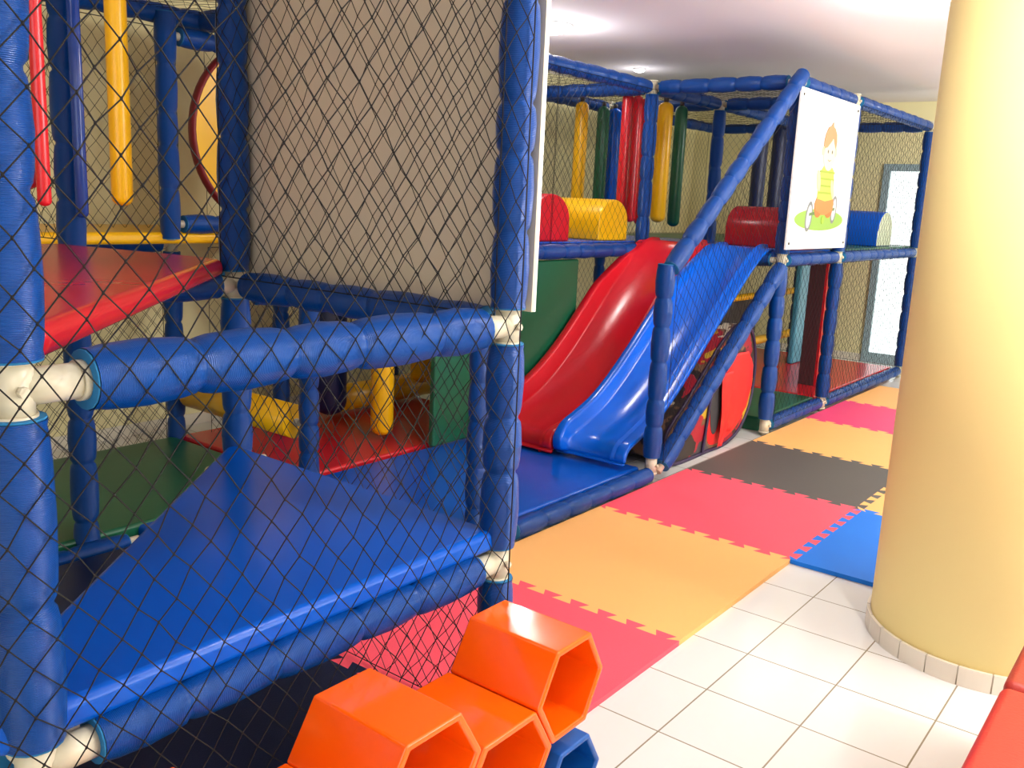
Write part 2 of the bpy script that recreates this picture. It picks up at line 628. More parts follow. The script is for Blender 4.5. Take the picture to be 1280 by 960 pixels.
# ------------------------------------------------------------------ NEAR CLIMBING TOWER
NX0, NX1, NY0, NY1 = 0.615, 1.842, 1.44, 2.60
L1, L2, L3 = 0.535, 1.18, 2.30
tw = thing('climbing_tower', 'near climbing tower of blue foam padded posts wrapped in black diamond net', 'climbing frame', (1.3, 2.4, 0))
post(tw, NX0, NY0, (L1, L2), label='thick padded post at the left edge of the picture', dirs=((1, 0),), rad=0.052, seg=0.23)
post(tw, NX1, NY0, (L1, L2), z0=0.021, dirs=((-1, 0),), label='tall padded front corner post beside the white board', seg=0.17)
post(tw, NX1, NY1, (L1, L2), dirs=((-1, 0), (1, 0)))
post(tw, NX0, NY1, (L1, L2))
post(tw, 1.715, 3.43, (L2,))
post(tw, 2.86, 3.45, (L2,), z1=2.3)
post(tw, 2.93, 2.42, (L2,), z1=1.2)
post(tw, 2.82, 4.55, (L2,), z1=2.3)
post(tw, 1.68, 4.55, (L2,), z1=2.3)
rail(tw, (NX0, NY0, L2), (NX1, NY0, L2), rad=0.056, gap=0.115, label='thick upper front rail crossing the picture')
rail(tw, (NX0, NY0, L1), (NX1, NY0, L1), gap=0.1, label='lower front rail under the blue triangular deck')
rail(tw, (NX0, NY0, L3), (NX1, NY0, L3))
for z in (L1, L2, L3):
    rail(tw, (NX1, NY0, z), (NX1, NY1, z))
    rail(tw, (NX0, NY0, z), (NX0, NY1, z))
for z in (L2, L3):
    rail(tw, (NX0, NY1, z), (NX1, NY1, z))
rail(tw, (NX1, NY1, 1.15), (2.93, 2.42, 1.15))
rail(tw, (NX1, NY1, L2), (1.715, 3.43, L2))
rail(tw, (NX1, NY1, L3), (1.715, 3.43, L3))
rail(tw, (1.715, 3.43, L2), (1.68, 4.55, L2))
rail(tw, (1.68, 4.55, L2), (2.82, 4.55, L2))
rail(tw, (1.0, 4.25, 2.3), (3.2, 4.25, 2.3))
rail(tw, (1.715, 3.43, L3), (2.86, 3.45, L3))
rail(tw, (2.86, 3.45, L3), (2.82, 4.55, L3))
rail(tw, (2.60, 4.2, 1.30), (3.30, 4.2, 1.30))
rail(tw, (2.60, 4.2, 2.2), (3.30, 4.2, 2.2))
post(tw, 2.60, 4.2, (), z0=1.22, z1=2.3)
# decks
tri_deck(tw, [(0.56, 1.425), (1.82, 1.425), (1.82, 2.58), (1.78, 2.58), (0.50, 1.50)], 0.575, 0.635, M_VBLUE, 'glossy blue triangular deck')
tri_deck(tw, [(0.70, 1.50), (1.80, 2.60), (1.80, 2.70), (1.66, 3.40), (0.0, 3.40), (0.0, 1.50)], 1.205, 1.265, M_VRED, 'red padded deck cut off along a diagonal')
rbox('deck', (1.70, 4.20, 1.20), (3.6, 4.98, 1.26), M_VYEL, 0.025, tw, 'yellow padded edge of the rear deck')
# nets
net(tw, (NX0-0.12, NY0-0.058, 0.02), (NX1-NX0+0.10, 0, 0), (0, 0, 2.28), 'big front net of black cord', r=0.0015, jit=0.004, knots=True)
net(tw, (NX1-0.055, NY0, L2+0.03), (0, NY1-NY0, 0), (0, 0, L3-L2-0.05), 'side net in front of the white board', r=0.0013, jit=0.004, knots=True)
net(tw, (NX1+0.03, NY0+0.03, 0.03), (0, NY1-NY0-0.05, 0), (0, 0, L2-0.05), r=0.0013, jit=0.004, knots=True)
net(tw, (-0.3, 4.62, 0.05), (3.1, 0, 0), (0, 0, 2.25), 'rear net against the cream wall', r=0.0015, jit=0.004)
net(tw, (1.70, 4.56, 0.05), (1.1, 0, 0), (0, 0, 1.1), r=0.0013, jit=0.004)
net(tw, (1.72, 3.46, 1.27), (0, 1.1, 0), (0, 0, 1.0), r=0.0013, jit=0.004)
net(tw, (1.0, 4.27, 2.32), (2.2, 0, 0), (0, -0.8, 0), r=0.0013, jit=0.004)


# ------------------------------------------------------------------ SLIDE TOWER
F, MY, BY = 2.32, 3.38, 4.42
xs = [5.86, 6.95, 9.05]
B0, D1, T1 = 0.07, 1.185, 2.31
st = thing('slide_tower', 'far two storey play tower of blue padded posts with deck above slides', 'climbing frame', (6.5, 3.3, 0))
for x in xs:
    post(st, x, F, (B0, D1, T1), z1=T1+0.05, seg=0.17)
    post(st, x, MY, (D1, T1), z1=T1+0.05)
    post(st, x, BY, (D1, T1), z1=T1+0.05)
post(st, 4.38, MY, (D1, T1), z1=T1+0.05)
post(st, 4.38, BY, (D1, T1), z1=T1+0.05)
post(st, 3.45, BY, (D1, T1), z1=T1+0.05)
sp = post(st, 4.30, F, (B0+0.04,), z1=1.20, label='short padded post standing between the slide and the guard rails', seg=0.17)
for a, b in ((xs[0], xs[1]), (xs[1], xs[2])):
    for z in (B0, D1, T1):
        rail(st, (a, F, z), (b, F, z), rad=0.046)
    for z in (D1, T1):
        rail(st, (a, BY, z), (b, BY, z))
        rail(st, (a, MY, z), (b, MY, z))
for x in xs:
    for z in (D1, T1):
        rail(st, (x, F, z), (x, MY, z))
        rail(st, (x, MY, z), (x, BY, z))
rail(st, (3.0, F, 0.055), (4.34, F, 0.055), rad=0.046, label='low front rail along the blue floor pad')
for z in (D1, T1):
    rail(st, (4.38, MY, z), (xs[0], MY, z))
    rail(st, (3.0, MY, z), (4.38, MY, z))
    rail(st, (4.38, MY, z), (4.38, BY, z))
    rail(st, (3.40, BY, z), (4.38, BY, z))
    rail(st, (4.38, BY, z), (xs[0], BY, z))
rail(st, (5.86, F-0.02, 2.36), (4.30, F-0.02, 1.17), gap=0.02, label='upper sloping guard rail beside the slides', rad=0.05, seg=0.19)
rail(st, (5.86, F-0.02, 1.18), (4.33, F-0.02, 0.05), gap=0.07, label='lower sloping guard rail beside the slides', rad=0.05, seg=0.19)
# decks
rbox('deck', (3.0, MY+0.03, 1.20), (5.82, BY, 1.245), M_VBLUE, 0.015, st, 'blue rear deck carrying the red and yellow rollers')
rbox('deck', (5.86, F+0.05, 1.195), (6.94, BY, 1.24), M_VBLUE, 0.015, st, 'blue deck at the head of the slides')
rbox('deck', (6.96, F+0.02, 1.195), (9.03, BY, 1.24), M_VGREEN, 0.015, st, 'green edged upper deck of the far bay')
# nets
kw = dict(r=0.0012, jit=0.003)
net(st, (6.97, F-0.05, 1.23), (2.05, 0, 0), (0, 0, 1.05), 'front net of the far upper bay', **kw)
net(st, (6.97, F-0.05, 0.1), (2.05, 0, 0), (0, 0, 1.05), **kw)
net(st, (5.88, F-0.05, 0.1), (1.06, 0, 0), (0, 0, 1.05), **kw)
net(st, (3.0, MY-0.05, 1.24), (1.65, 0, 0), (0, 0, 1.05), **kw)
net(st, (4.66, MY-0.05, 1.24), (1.18, 0, 0), (0, 0, 1.05), 'upper net in front of the rollers', **kw)
net(st, (4.34, F-0.05, 0.12), (1.5, 0, 1.08), (0, 0, 1.05), 'sloping net between the two guard rails', **kw)
net(st, (3.0, BY+0.06, 1.24), (6.0, 0, 0), (0, 0, 1.05), 'long rear net against the cream wall', **kw)
net(st, (3.0, BY+0.06, 0.08), (6.0, 0, 0), (0, 0, 1.08), **kw)
net(st, (9.09, F+0.03, 1.24), (0, BY-F, 0), (0, 0, 1.05), **kw)
net(st, (9.09, F+0.03, 0.1), (0, BY-F, 0), (0, 0, 1.05), **kw)
net(st, (3.0, MY+0.02, 2.33), (2.83, 0, 0), (0, 1.0, 0), 'net roof over the rear bay', **kw)
net(st, (5.88, F+0.03, 2.33), (3.1, 0, 0), (0, 2.0, 0), **kw)
net(st, (5.88, MY+0.03, 0.1), (1.1, 0, 0), (0, 0, 1.05), **kw)

# floor pads inside the towers
def pad(name, a, b, m, label):
    return recenter(tag(rbox(name, a, b, m, 0.018), label, 'floor pad', 'vinyl floor pads in the play towers'))

pad('floor_pad', (-0.3, 3.42, 0.0), (2.80, 4.55, 0.10), M_VGREEN, 'dark green vinyl floor pad at the back of the near tower')
pad('floor_pad', (2.83, 3.47, 0.0), (4.60, 4.55, 0.10), M_VRED, 'red vinyl floor pad under the yellow rollers')
rail(tw, (0.7, 3.37, 0.05), (1.92, 3.37, 0.05), rad=0.042)
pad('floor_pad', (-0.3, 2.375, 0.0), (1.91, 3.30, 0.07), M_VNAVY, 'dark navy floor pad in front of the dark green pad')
pad('floor_pad', (1.93, 2.375, 0.0), (4.28, 3.44, 0.09), M_VBLUE, 'blue vinyl floor pad at the foot of the slides')
pad('floor_pad', (5.92, F+0.06, 0.0), (6.95, 4.40, 0.10), M_VGREEN, 'green vinyl floor pad beside the pop-up tunnel')
pad('floor_pad', (6.97, F+0.06, 0.0), (9.02, 4.40, 0.10), M_VRED, 'glossy red vinyl floor pad of the far bay')


# ------------------------------------------------------------------ SLIDES
def slide(name, y0, y1, prof, mats, label, wl, wr, end_x):
    """prof: centre-line (x, z) from top to bottom; y0 right edge, y1 left edge; wl, wr: wall heights left and right"""
    t = 0.018
    # cross section (y, n) as closed loop, left to right
    def sect(w_l, w_r):
        c = []
        c += [(y1, -0.015), (y1, w_l*0.7), (y1-0.004, w_l*0.94), (y1-0.012, w_l), (y1-0.05, w_l), (y1-0.058, w_l*0.95), (y1-0.062, w_l*0.82), (y1-0.071, 0.02), (y1-0.085, 0.0)]
        c += [(y0+0.1, 0.0), (y0+0.075, 0.025), (y0+0.066, w_r*0.6), (y0+0.058, w_r*0.9), (y0+0.045, w_r), (y0+0.02, w_r), (y0+0.006, w_r*0.93), (y0, w_r*0.7), (y0, -0.015)]
        c += [(y0+0.07, -t), (y1-0.07, -t)]
        return c
    # smooth the profile (Catmull-Rom)
    pts = []
    P = [prof[0]] + prof + [prof[-1]]
    for i in range(1, len(P)-2):
        for k in range(6):
            s = k/6
            q = []
            for d_ in (0, 1):
                a, b, c, e = P[i-1][d_], P[i][d_], P[i+1][d_], P[i+2][d_]
                q.append(0.5*((2*b)+(-a+c)*s+(2*a-5*b+4*c-e)*s*s+(-a+3*b-3*c+e)*s**3))
            pts.append(tuple(q))
    pts.append(prof[-1])
    mb = MB()
    rows = []
    n = len(sect(wl, wr))
    for i, (x, z) in enumerate(pts):
        a = pts[max(0, i-1)]; b = pts[min(len(pts)-1, i+1)]
        tx, tz = b[0]-a[0], b[1]-a[1]
        l = hypot(tx, tz) or 1
        nx, nz = tz/l, -tx/l          # upward normal for a run towards -x
        if nz < 0:
            nx, nz = -nx, -nz
        f = 1.0
        left = (len(pts)-1-i)/len(pts)
        if left < 0.10:
            f = 0.25+0.75*left/0.10
        if x > 5.30:
            f = max(0.05, 1-(x-5.30)/0.45)
        rows.append([(x+nx*h, y, z+nz*h) for y, h in sect(wl*f, wr*f)])
    vs = [p for r in rows for p in r]
    fs = []; 
    for i in range(len(rows)-1):
        for k in range(n):
            k2 = (k+1) % n
            fs.append((i*n+k, (i+1)*n+k, (i+1)*n+k2, i*n+k2))
    mb.add(vs, fs, 0, True)
    mb.f.append(list(range(n))); mb.mi.append(0); mb.sm.append(False); mb.uv.append(None)
    o = (len(rows)-1)*n
    mb.f.append([o+k for k in range(n-1, -1, -1)]); mb.mi.append(0); mb.sm.append(False); mb.uv.append(None)
    ob = mb.build(name, mats)
    tag(ob, label, 'slide', 'slides side by side')
    return recenter(ob)


profb = [(5.98, 1.255), (5.82, 1.25), (5.64, 1.16), (5.40, 0.99), (5.15, 0.80), (4.90, 0.60), (4.68, 0.435), (4.48, 0.315), (4.30, 0.245), (4.20, 0.21), (4.155, 0.16), (4.15, 0.11)]
profr = [(5.98, 1.255), (5.82, 1.25), (5.64, 1.15), (5.40, 0.96), (5.15, 0.735), (4.92, 0.535), (4.70, 0.38), (4.50, 0.28), (4.30, 0.225), (4.16, 0.20), (4.115, 0.16), (4.11, 0.10)]
slide('slide', 2.40, 2.84, profb, M_SBLUE, 'bright blue fibreglass slide beside the guard rails', 0.085, 0.012, 0)
slide('slide', 2.85, 3.375, profr, M_SRED, 'red fibreglass slide to the left of the blue one', 0.125, 0.03, 0)

# green wall board under the rear deck
gb = MB().box((3.7, 3.39, 0.10), (5.08, 3.43, 1.13)).build('wall_pad', M_VGREEN)
recenter(tag(bevel(gb, 0.012), 'dark green padded board standing under the deck left of the red slide', 'wall pad'))


# ------------------------------------------------------------------ SIGN BOARDS
bb = thing('sign_board', 'large plain board hung beside the near corner post, its pale back towards us', 'sign', (1.94, 2.04, 1.22))
MB().box((1.896, 1.405, 1.215), (1.908, 2.62, 2.30)).build('board_back', M_BOARDBACK, bb)
MB().box((1.908, 1.405, 1.215), (1.914, 2.62, 2.30)).build('board_face', M_BOARD, bb)

pb = thing('sign_board', 'white picture board with cartoon boy on wheeled toy at tower corner', 'sign', (6.5, F-0.07, 1.23))
YB = F-0.07
MB().box((5.735, YB, 1.262), (6.86, YB+0.012, 2.266)).build('board', M_BOARD, pb)
scr = MB()
for (x, z) in ((5.775, 2.225), (6.82, 2.225), (5.775, 1.30), (6.82, 1.30)):
    scr.tube((x, YB, z), (x, YB-0.004, z), 0.009, 10)
scr.build('screw', M_SCREW, pb)


def flat(name, poly, layer, rgb, label=None, parent=None):
    m = bpy.data.materials.get('ink_%d_%d_%d' % rgb) or mat('ink_%d_%d_%d' % rgb, rgb, 0.45, 0.4)
    return MB().prism(poly, lambda u, v, dd: (u*0.966, YB-dd, v*0.966+0.051), 0.0002, 0.0004+0.0005*layer).build(name, m, parent or pb, label)


def ell(cx, cz, rx, rz, n=36, a0=0.0, a1=2*pi, rot=0.0):
    out = []
    full = abs(a1-a0-2*pi) < 1e-6
    for k in range(n if full else n+1):
        a = a0+(a1-a0)*k/n
        x, z = rx*cos(a), rz*sin(a)
        out.append((cx+x*cos(rot)-z*sin(rot), cz+x*sin(rot)+z*cos(rot)))
    return out


# the drawing: figure about 0.6 m tall over a green ellipse
CX = 6.56
OUT = (70, 55, 45)
flat('grass_patch', ell(6.51, 1.455, 0.48, 0.075), 1, (140, 180, 80))
flat('wheel', ell(6.29, 1.475, 0.062, 0.105, rot=-0.2), 2, (120, 124, 128))
flat('wheel', ell(6.29, 1.475, 0.042, 0.080, rot=-0.2), 3, (196, 200, 204))
flat('wheel', ell(6.77, 1.53, 0.058, 0.100, rot=-0.15), 2, (120, 124, 128))
flat('wheel', ell(6.77, 1.53, 0.038, 0.078, rot=-0.15), 3, (196, 200, 204))
flat('axle', [(6.29, 1.48), (6.78, 1.525), (6.78, 1.545), (6.29, 1.50)], 4, (90, 120, 70))
flat('leg', ell(6.45, 1.545, 0.075, 0.075), 5, (206, 110, 60))
flat('leg', ell(6.66, 1.545, 0.08, 0.075), 5, (206, 110, 60))
flat('trousers', [(6.37, 1.56), (6.40, 1.52), (6.52, 1.49), (6.60, 1.49), (6.72, 1.52), (6.75, 1.57), (6.71, 1.63), (6.42, 1.63)], 6, (236, 128, 74))
flat('shoe', ell(6.56, 1.455, 0.028, 0.03), 7, (150, 190, 60))
flat('shirt', [(6.41, 1.60), (6.56, 1.585), (6.70, 1.60), (6.71, 1.70), (6.68, 1.80), (6.60, 1.84), (6.50, 1.84), (6.43, 1.79), (6.40, 1.70)], 7, (190, 200, 88))
for k in range(4):
    z = 1.635+0.048*k
    flat('shirt_stripe', [(6.415, z), (6.70, z), (6.70, z+0.014), (6.415, z+0.014)], 8, (150, 172, 60))
flat('arm', ell(6.40, 1.72, 0.032, 0.075, rot=0.35), 9, (240, 200, 160))
flat('arm', ell(6.685, 1.67, 0.028, 0.075, rot=0.5), 9, (240, 200, 160))
flat('head', ell(6.555, 1.92, 0.118, 0.125), 9, (250, 224, 190))
flat('ear', ell(6.435, 1.925, 0.022, 0.03), 10, (244, 206, 166))
flat('ear', ell(6.675, 1.925, 0.022, 0.03), 10, (244, 206, 166))
flat('hair', [(6.435, 1.93), (6.45, 1.945), (6.49, 1.95), (6.55, 1.985), (6.60, 2.02), (6.63, 1.98), (6.67, 1.94), (6.675, 2.0), (6.66, 2.05), (6.62, 2.085), (6.58, 2.098), (6.57, 2.125), (6.54, 2.10), (6.49, 2.085), (6.45, 2.04), (6.432, 1.99)], 11, (222, 140, 96))
flat('eye', ell(6.52, 1.925, 0.009, 0.013, 14), 11, OUT)
flat('eye', ell(6.60, 1.925, 0.009, 0.013, 14), 11, OUT)
flat('mouth', [(6.53, 1.868), (6.56, 1.858), (6.59, 1.868), (6.59, 1.872), (6.56, 1.864), (6.53, 1.872)], 11, (170, 90, 70))


# ------------------------------------------------------------------ ROLLERS ON THE DECKS
def barrel(x0, x1, ya, yb, z, h, m, endm, label):
    """half-round foam hurdle lying across the deck, its axis along Y"""
    cx, hw = (x0+x1)/2, (x1-x0)/2
    poly = [(x0, 0), (x1, 0), (x1, h*0.45)]
    for k in range(1, 16):
        a = pi*k/16
        poly.append((cx+hw*cos(a), h*0.45+h*0.55*sin(a)))
    poly.append((x0, h*0.45))
    mb = MB().prism(poly, lambda u, v, dd: (u, dd, z+v), ya, yb)
    # prism with (x, z) outline and depth along Y needs flipped faces
    mb.f = [list(reversed(f_)) for f_ in mb.f]
    for i in range(len(mb.mi)):
        if len(mb.f[i]) > 4:
            mb.mi[i] = 1
    o = mb.build('foam_hurdle', [m, endm])
    for p in o.data.polygons:
        if len(p.vertices) == 4:
            p.use_smooth = True
    b = o.modifiers.new('bevel', 'BEVEL'); b.width = 0.012; b.segments = 3; b.limit_method = 'ANGLE'; b.angle_limit = radians(50)
    return recenter(tag(o, label, 'foam hurdle', 'half-round foam hurdles on the upper decks'))


barrel(4.66, 5.06, 3.47, 4.15, 1.245, 0.30, M_VRED, M_VRED, 'red half-round foam hurdle on the rear deck beside the yellow one')
barrel(5.42, 5.80, 3.47, 4.20, 1.245, 0.285, M_VYEL, M_VYEL, 'yellow half-round foam hurdle on the rear deck')
barrel(6.42, 6.82, 2.45, 3.00, 1.24, 0.29, M_VRED, M_VRED, 'glossy red half-round foam hurdle at the head of the blue slide')
barrel(8.22, 8.62, 2.42, 3.10, 1.24, 0.30, M_VBLUE, mat('pale_end_fabric', (196, 208, 184), 0.6), 'blue half-round foam hurdle with pale end right of the picture board')


# ------------------------------------------------------------------ HANGING TUBES
def hang(x, y, z0, z1, r, m, label, group='vinyl tubes hanging in the towers'):
    t = thing('hanging_tube', label, 'hanging tube', (x, y, z0), group)
    MB().tube((x, y, z0), (x, y, z1), r, 18, rounded=True).build('tube', m, t)
    MB().tube((x, y, z1-0.01), (x, y, z1+0.03), r*0.35, 8).build('strap', M_FABDARK, t)
    return t


TZ = 2.29
hang(1.40, 2.5, 1.43, TZ, 0.029, M_VYEL, 'yellow hanging tube in the near tower, nearest of the yellow ones')
hang(0.945, 2.0, 1.44, TZ, 0.014, M_VRED, 'thin red hanging tube just right of the thick left post')
hang(1.715, 3.345, 1.36, TZ, 0.022, mat('glossy_blue_vinyl', (30, 70, 165), 0.15), 'glossy blue hanging tube close against the dark post in the near tower')
hang(1.62, 3.60, 1.90, TZ, 0.06, M_VGREEN, 'short dark green hanging tube behind the thick left post')
hang(1.64, 3.62, 1.45, 1.62, 0.06, M_VRED, 'short red hanging tube end low behind the thick left post')
hang(6.31, 4.27, 1.40, TZ, 0.053, M_VYEL, 'yellow hanging tube behind the yellow foam hurdle')
hang(6.63, 4.27, 1.40, TZ, 0.052, M_VGREEN, 'dark green hanging tube right of the yellow tube over the rear deck')
hang(6.81, 4.27, 1.40, TZ, 0.056, M_VBLUE, 'glossy blue hanging tube between the green and red tubes')
hang(5.934, 3.62, 1.44, TZ, 0.04, M_VRED, 'red hanging tube next to the blue tube, leftmost of the red row')
hang(6.072, 3.62, 1.37, TZ, 0.042, M_VRED, 'red hanging tube in the middle of the red row')
hang(6.215, 3.62, 1.35, TZ, 0.044, M_VRED, 'red hanging tube against the padded post, rightmost of the red row')
hang(6.50, 3.62, 1.37, TZ, 0.06, M_VYEL, 'orange yellow hanging tube right of the tower post above the red slide')
hang(6.76, 3.62, 1.34, TZ, 0.05, M_VGREEN, 'green hanging tube right of the post above the slides')
hang(8.2, 3.55, 1.40, TZ, 0.065, M_VNAVY, 'navy hanging tube behind the red hurdle, left of the pair')
hang(8.5, 3.50, 1.40, TZ, 0.065, M_VNAVY, 'navy hanging tube behind the red hurdle, right of the pair')
hang(3.60, 3.70, 0.13, 1.16, 0.066, M_VYEL, 'yellow hanging tube seen under the deck through the near tower')
hang(4.45, 4.20, 0.25, 1.16, 0.075, M_VYEL, 'dull yellow tube hanging further back under the deck')
t = thing('hanging_tube', 'thick navy hanging tube under the deck beside the padded post', 'hanging tube', (3.6, 4.15, 0.17), 'vinyl tubes hanging in the towers')
MB().tube((3.6, 4.15, 0.17), (3.6, 4.15, 1.16), 0.10, 22, rounded=True).build('tube', M_VNAVY, t)
MB().tube((3.6, 4.15, 1.15), (3.6, 4.15, 1.2), 0.03, 8).build('strap', M_FABDARK, t)

# yellow rollers low in the towers
def roller(a, b, r, label):
    t = thing('foam_roller', label, 'foam roller', tuple((Vector(a)+Vector(b))/2), 'yellow foam rollers near the floor')
    a = Vector(a); b = Vector(b); ax = (b-a).normalized()
    MB().tube(a, b, r, 24, rounded=False).build('roller', M_VYEL, t)
    MB().tube(a-ax*0.03, b+ax*0.03, 0.018, 10).build('axle', M_FIT, t)
    return t


roller((2.86, 4.45, 0.36), (2.86, 3.55, 0.36), 0.085, 'yellow padded roller set across between two padded posts of the near tower')
roller((3.75, 4.35, 0.20), (5.0, 4.35, 0.20), 0.085, 'yellow padded roller lying low along the back of the red floor pad')
# yellow hurdles and pads inside the far bay
roller((7.15, 3.40, 0.73), (9.0, 3.40, 0.73), 0.03, 'thin yellow bar across the far bay at waist height')
roller((7.15, 3.40, 0.30), (9.0, 3.40, 0.30), 0.04, 'thin yellow bar across the far bay near its floor')
wp = MB().box((7.15, 3.43, 0.36), (8.2, 3.47, 0.70)).build('wall_pad', M_FABDARK)
recenter(tag(bevel(wp, 0.01), 'dark grey panel between the two thin yellow bars in the far bay', 'wall pad'))
o = MB().box((8.30, 3.08, 0.10), (8.66, 3.14, 1.17)).build('upright_board', M_VTEAL)
recenter(tag(bevel(o, 0.02), 'grey teal upright foam board in the far bay', 'foam board', 'upright foam boards in the far bay'))
ub = thing('upright_board', 'upright red board in the far bay, shade of its side painted dark', 'foam board', (7.42, 2.6, 0.1), 'upright foam boards in the far bay')
MB().box((7.40, 2.55, 0.10), (7.46, 2.68, 1.17)).build('board', mat('shaded_red_side', (82, 44, 48), 0.5), ub)  # shade on the red board's side, put into a darker colour
MB().box((7.40, 2.53, 0.10), (7.46, 2.55, 1.17)).build('front_edge', M_VRED, ub, 'bright red front edge')

# round yellow panel framed in blue rails
dp = thing('round_panel', 'round yellow panel with red rim behind the near tower', 'play panel', (3.22, 4.2, 1.25))
MB().tube((3.22, 4.19, 1.77), (3.22, 4.23, 1.77), 0.47, 56).build('disc', M_VYEL, dp)
rg = MB()
NN = 56
ring = []
for k in range(NN):
    a = 2*pi*k/NN
    for q in range(8):
        b = 2*pi*q/8
        rr = 0.478+0.014*cos(b)
        ring.append((3.22+rr*cos(a), 4.21+0.03*sin(b), 1.77+rr*sin(a)))
rg.add(ring, [(k*8+q, k*8+(q+1) % 8, ((k+1) % NN)*8+(q+1) % 8, ((k+1) % NN)*8+q) for k in range(NN) for q in range(8)], 0, True)
rg.build('rim', mat('dark_red_rim', (130, 26, 30), 0.5), dp)


# ------------------------------------------------------------------ POP-UP TUNNEL
tx, tz = 5.38, 0.388
tn = thing('pop_up_tunnel', 'red pop-up play tunnel with printed sides lying beside the blue slide', 'play tunnel', (tx, 2.75, 0))
YA, YBk = 2.385, 2.95
RIMC = [(5.12, 0.012), (5.38, 0.014), (5.58, 0.075), (5.71, 0.21), (5.755, 0.40), (5.735, 0.57), (5.66, 0.71), (5.53, 0.78), (5.38, 0.775), (5.20, 0.685), (5.02, 0.55), (4.80, 0.38), (4.58, 0.22), (4.56, 0.08), (4.72, 0.014)]


def closed_curve(P, k=5):
    out = []
    m_ = len(P)
    for i in range(m_):
        a, b, c, e = P[i-1], P[i], P[(i+1) % m_], P[(i+2) % m_]
        for q in range(k):
            t_ = q/k
            out.append(tuple(0.5*((2*b[d_])+(-a[d_]+c[d_])*t_+(2*a[d_]-5*b[d_]+4*c[d_]-e[d_])*t_*t_+(-a[d_]+3*b[d_]-3*c[d_]+e[d_])*t_**3) for d_ in (0, 1)))
    return out


RIM = closed_curve(RIMC)
n = len(RIM)
RCX, RCZ = 5.28, 0.38


def rim_scaled(f_):
    return [(RCX+(x-RCX)*f_, RCZ+(z-RCZ)*f_) for x, z in RIM]


mb = MB()
rad = [(0, 1.0), (0.12, 0.985), (0.3, 0.975), (0.44, 0.985), (YBk-YA, 1.0)]
vs = []
for q, sc_ in rad:
    vs += [(x, YA+q, z) for x, z in rim_scaled(sc_)]
fs = [(i*n+k, (i+1)*n+k, (i+1)*n+(k+1) % n, i*n+(k+1) % n) for i in range(len(rad)-1) for k in range(n)]
mb.add(vs, fs, 0, True)
mb.build('tunnel_side', M_PRINT, tn, 'brown, red and yellow printed fabric')


def cord(name, pts, y, r_, closed=True):
    rg = MB(); ring = []
    m_ = len(pts)
    for k in range(m_):
        p = pts[k]
        a = pts[k-1] if (closed or k) else p
        b = pts[(k+1) % m_] if (closed or k < m_-1) else p
        dx, dz = b[0]-a[0], b[1]-a[1]
        l = hypot(dx, dz) or 1
        nx, nz = dz/l, -dx/l
        for q in range(8):
            bb_ = 2*pi*q/8
            ring.append((p[0]+r_*cos(bb_)*nx, y+r_*sin(bb_), p[1]+r_*cos(bb_)*nz))
    rg.add(ring, [(k*8+q, k*8+(q+1) % 8, ((k+1) % m_)*8+(q+1) % 8, ((k+1) % m_)*8+q) for k in range(m_ if closed else m_-1) for q in range(8)], 0, True)
    return rg.build(name, M_PIPING, tn)


for y in (YA, YBk):
    cord('hoop', RIM, y, 0.012)
cord('seam_piping', [(5.16, 0.66), (5.135, 0.56), (5.115, 0.46), (5.10, 0.34), (5.085, 0.22), (5.065, 0.11), (5.05, 0.02)], YA-0.008, 0.010, False)


def frontpoly(name, poly, m, d0, d1, label=None, smooth=False):
    return MB().prism(poly, lambda u, v, dd: (u, YA-dd, v), d0, d1).build(name, m, tn, label)


frontpoly('front_face', rim_scaled(0.985), M_PRINT, -0.008, -0.002, 'printed border of the front')
frontpoly('red_panel', closed_curve([(5.14, 0.06), (5.36, 0.05), (5.56, 0.12), (5.67, 0.25), (5.715, 0.40), (5.69, 0.54), (5.50, 0.60), (5.30, 0.53), (5.16, 0.45), (5.12, 0.25)]), M_FABRED, -0.002, 0.001, 'plain red lower front')
frontpoly('opening', ell(5.20, 0.31, 0.075, 0.20, 36), M_FABDARK, 0.001, 0.004, 'dark see-through opening')


def flap(name, rows, waves, amp, y_off):
    """hanging curtain with vertical folds; rows: (z, left x, right x)"""
    mb = MB()
    nu = 24
    vs = []
    R_ = []
    for a, b in zip(rows[:-1], rows[1:]):
        for q in range(5):
            R_.append(tuple(a[d_]+(b[d_]-a[d_])*q/5 for d_ in range(3)))
    R_.append(rows[-1])
    for j_, (z, xa, xb) in enumerate(R_):
        s_ = j_/len(R_)
        for i_ in range(nu+1):
            u = i_/nu
            vs.append((xa+(xb-xa)*u, YA-y_off-amp*(0.3+0.7*s_)*(1+sin(u*waves*2*pi+s_*1.5)), z))
    fs = [(j_*(nu+1)+i_, (j_+1)*(nu+1)+i_, (j_+1)*(nu+1)+i_+1, j_*(nu+1)+i_+1) for j_ in range(len(R_)-1) for i_ in range(nu)]
    mb.add(vs, fs, 0, True)
    o = mb.build(name, M_FABRED, tn, 'plain red curtain flap')
    so = o.modifiers.new('solid', 'SOLIDIFY'); so.thickness = 0.003
    return o


flap('flap', [(0.60, 5.30, 5.60), (0.50, 5.28, 5.69), (0.36, 5.27, 5.70), (0.22, 5.27, 5.64), (0.10, 5.29, 5.45)], 1.4, 0.005, 0.012)
flap('flap', [(0.50, 5.20, 5.36), (0.38, 5.21, 5.36), (0.24, 5.23, 5.34), (0.10, 5.22, 5.31), (0.03, 5.20, 5.26)], 1.0, 0.005, 0.028)

# ------------------------------------------------------------------ EVA MATS
PITCH_T = 0.125
TD = 0.02
G = 0.0008


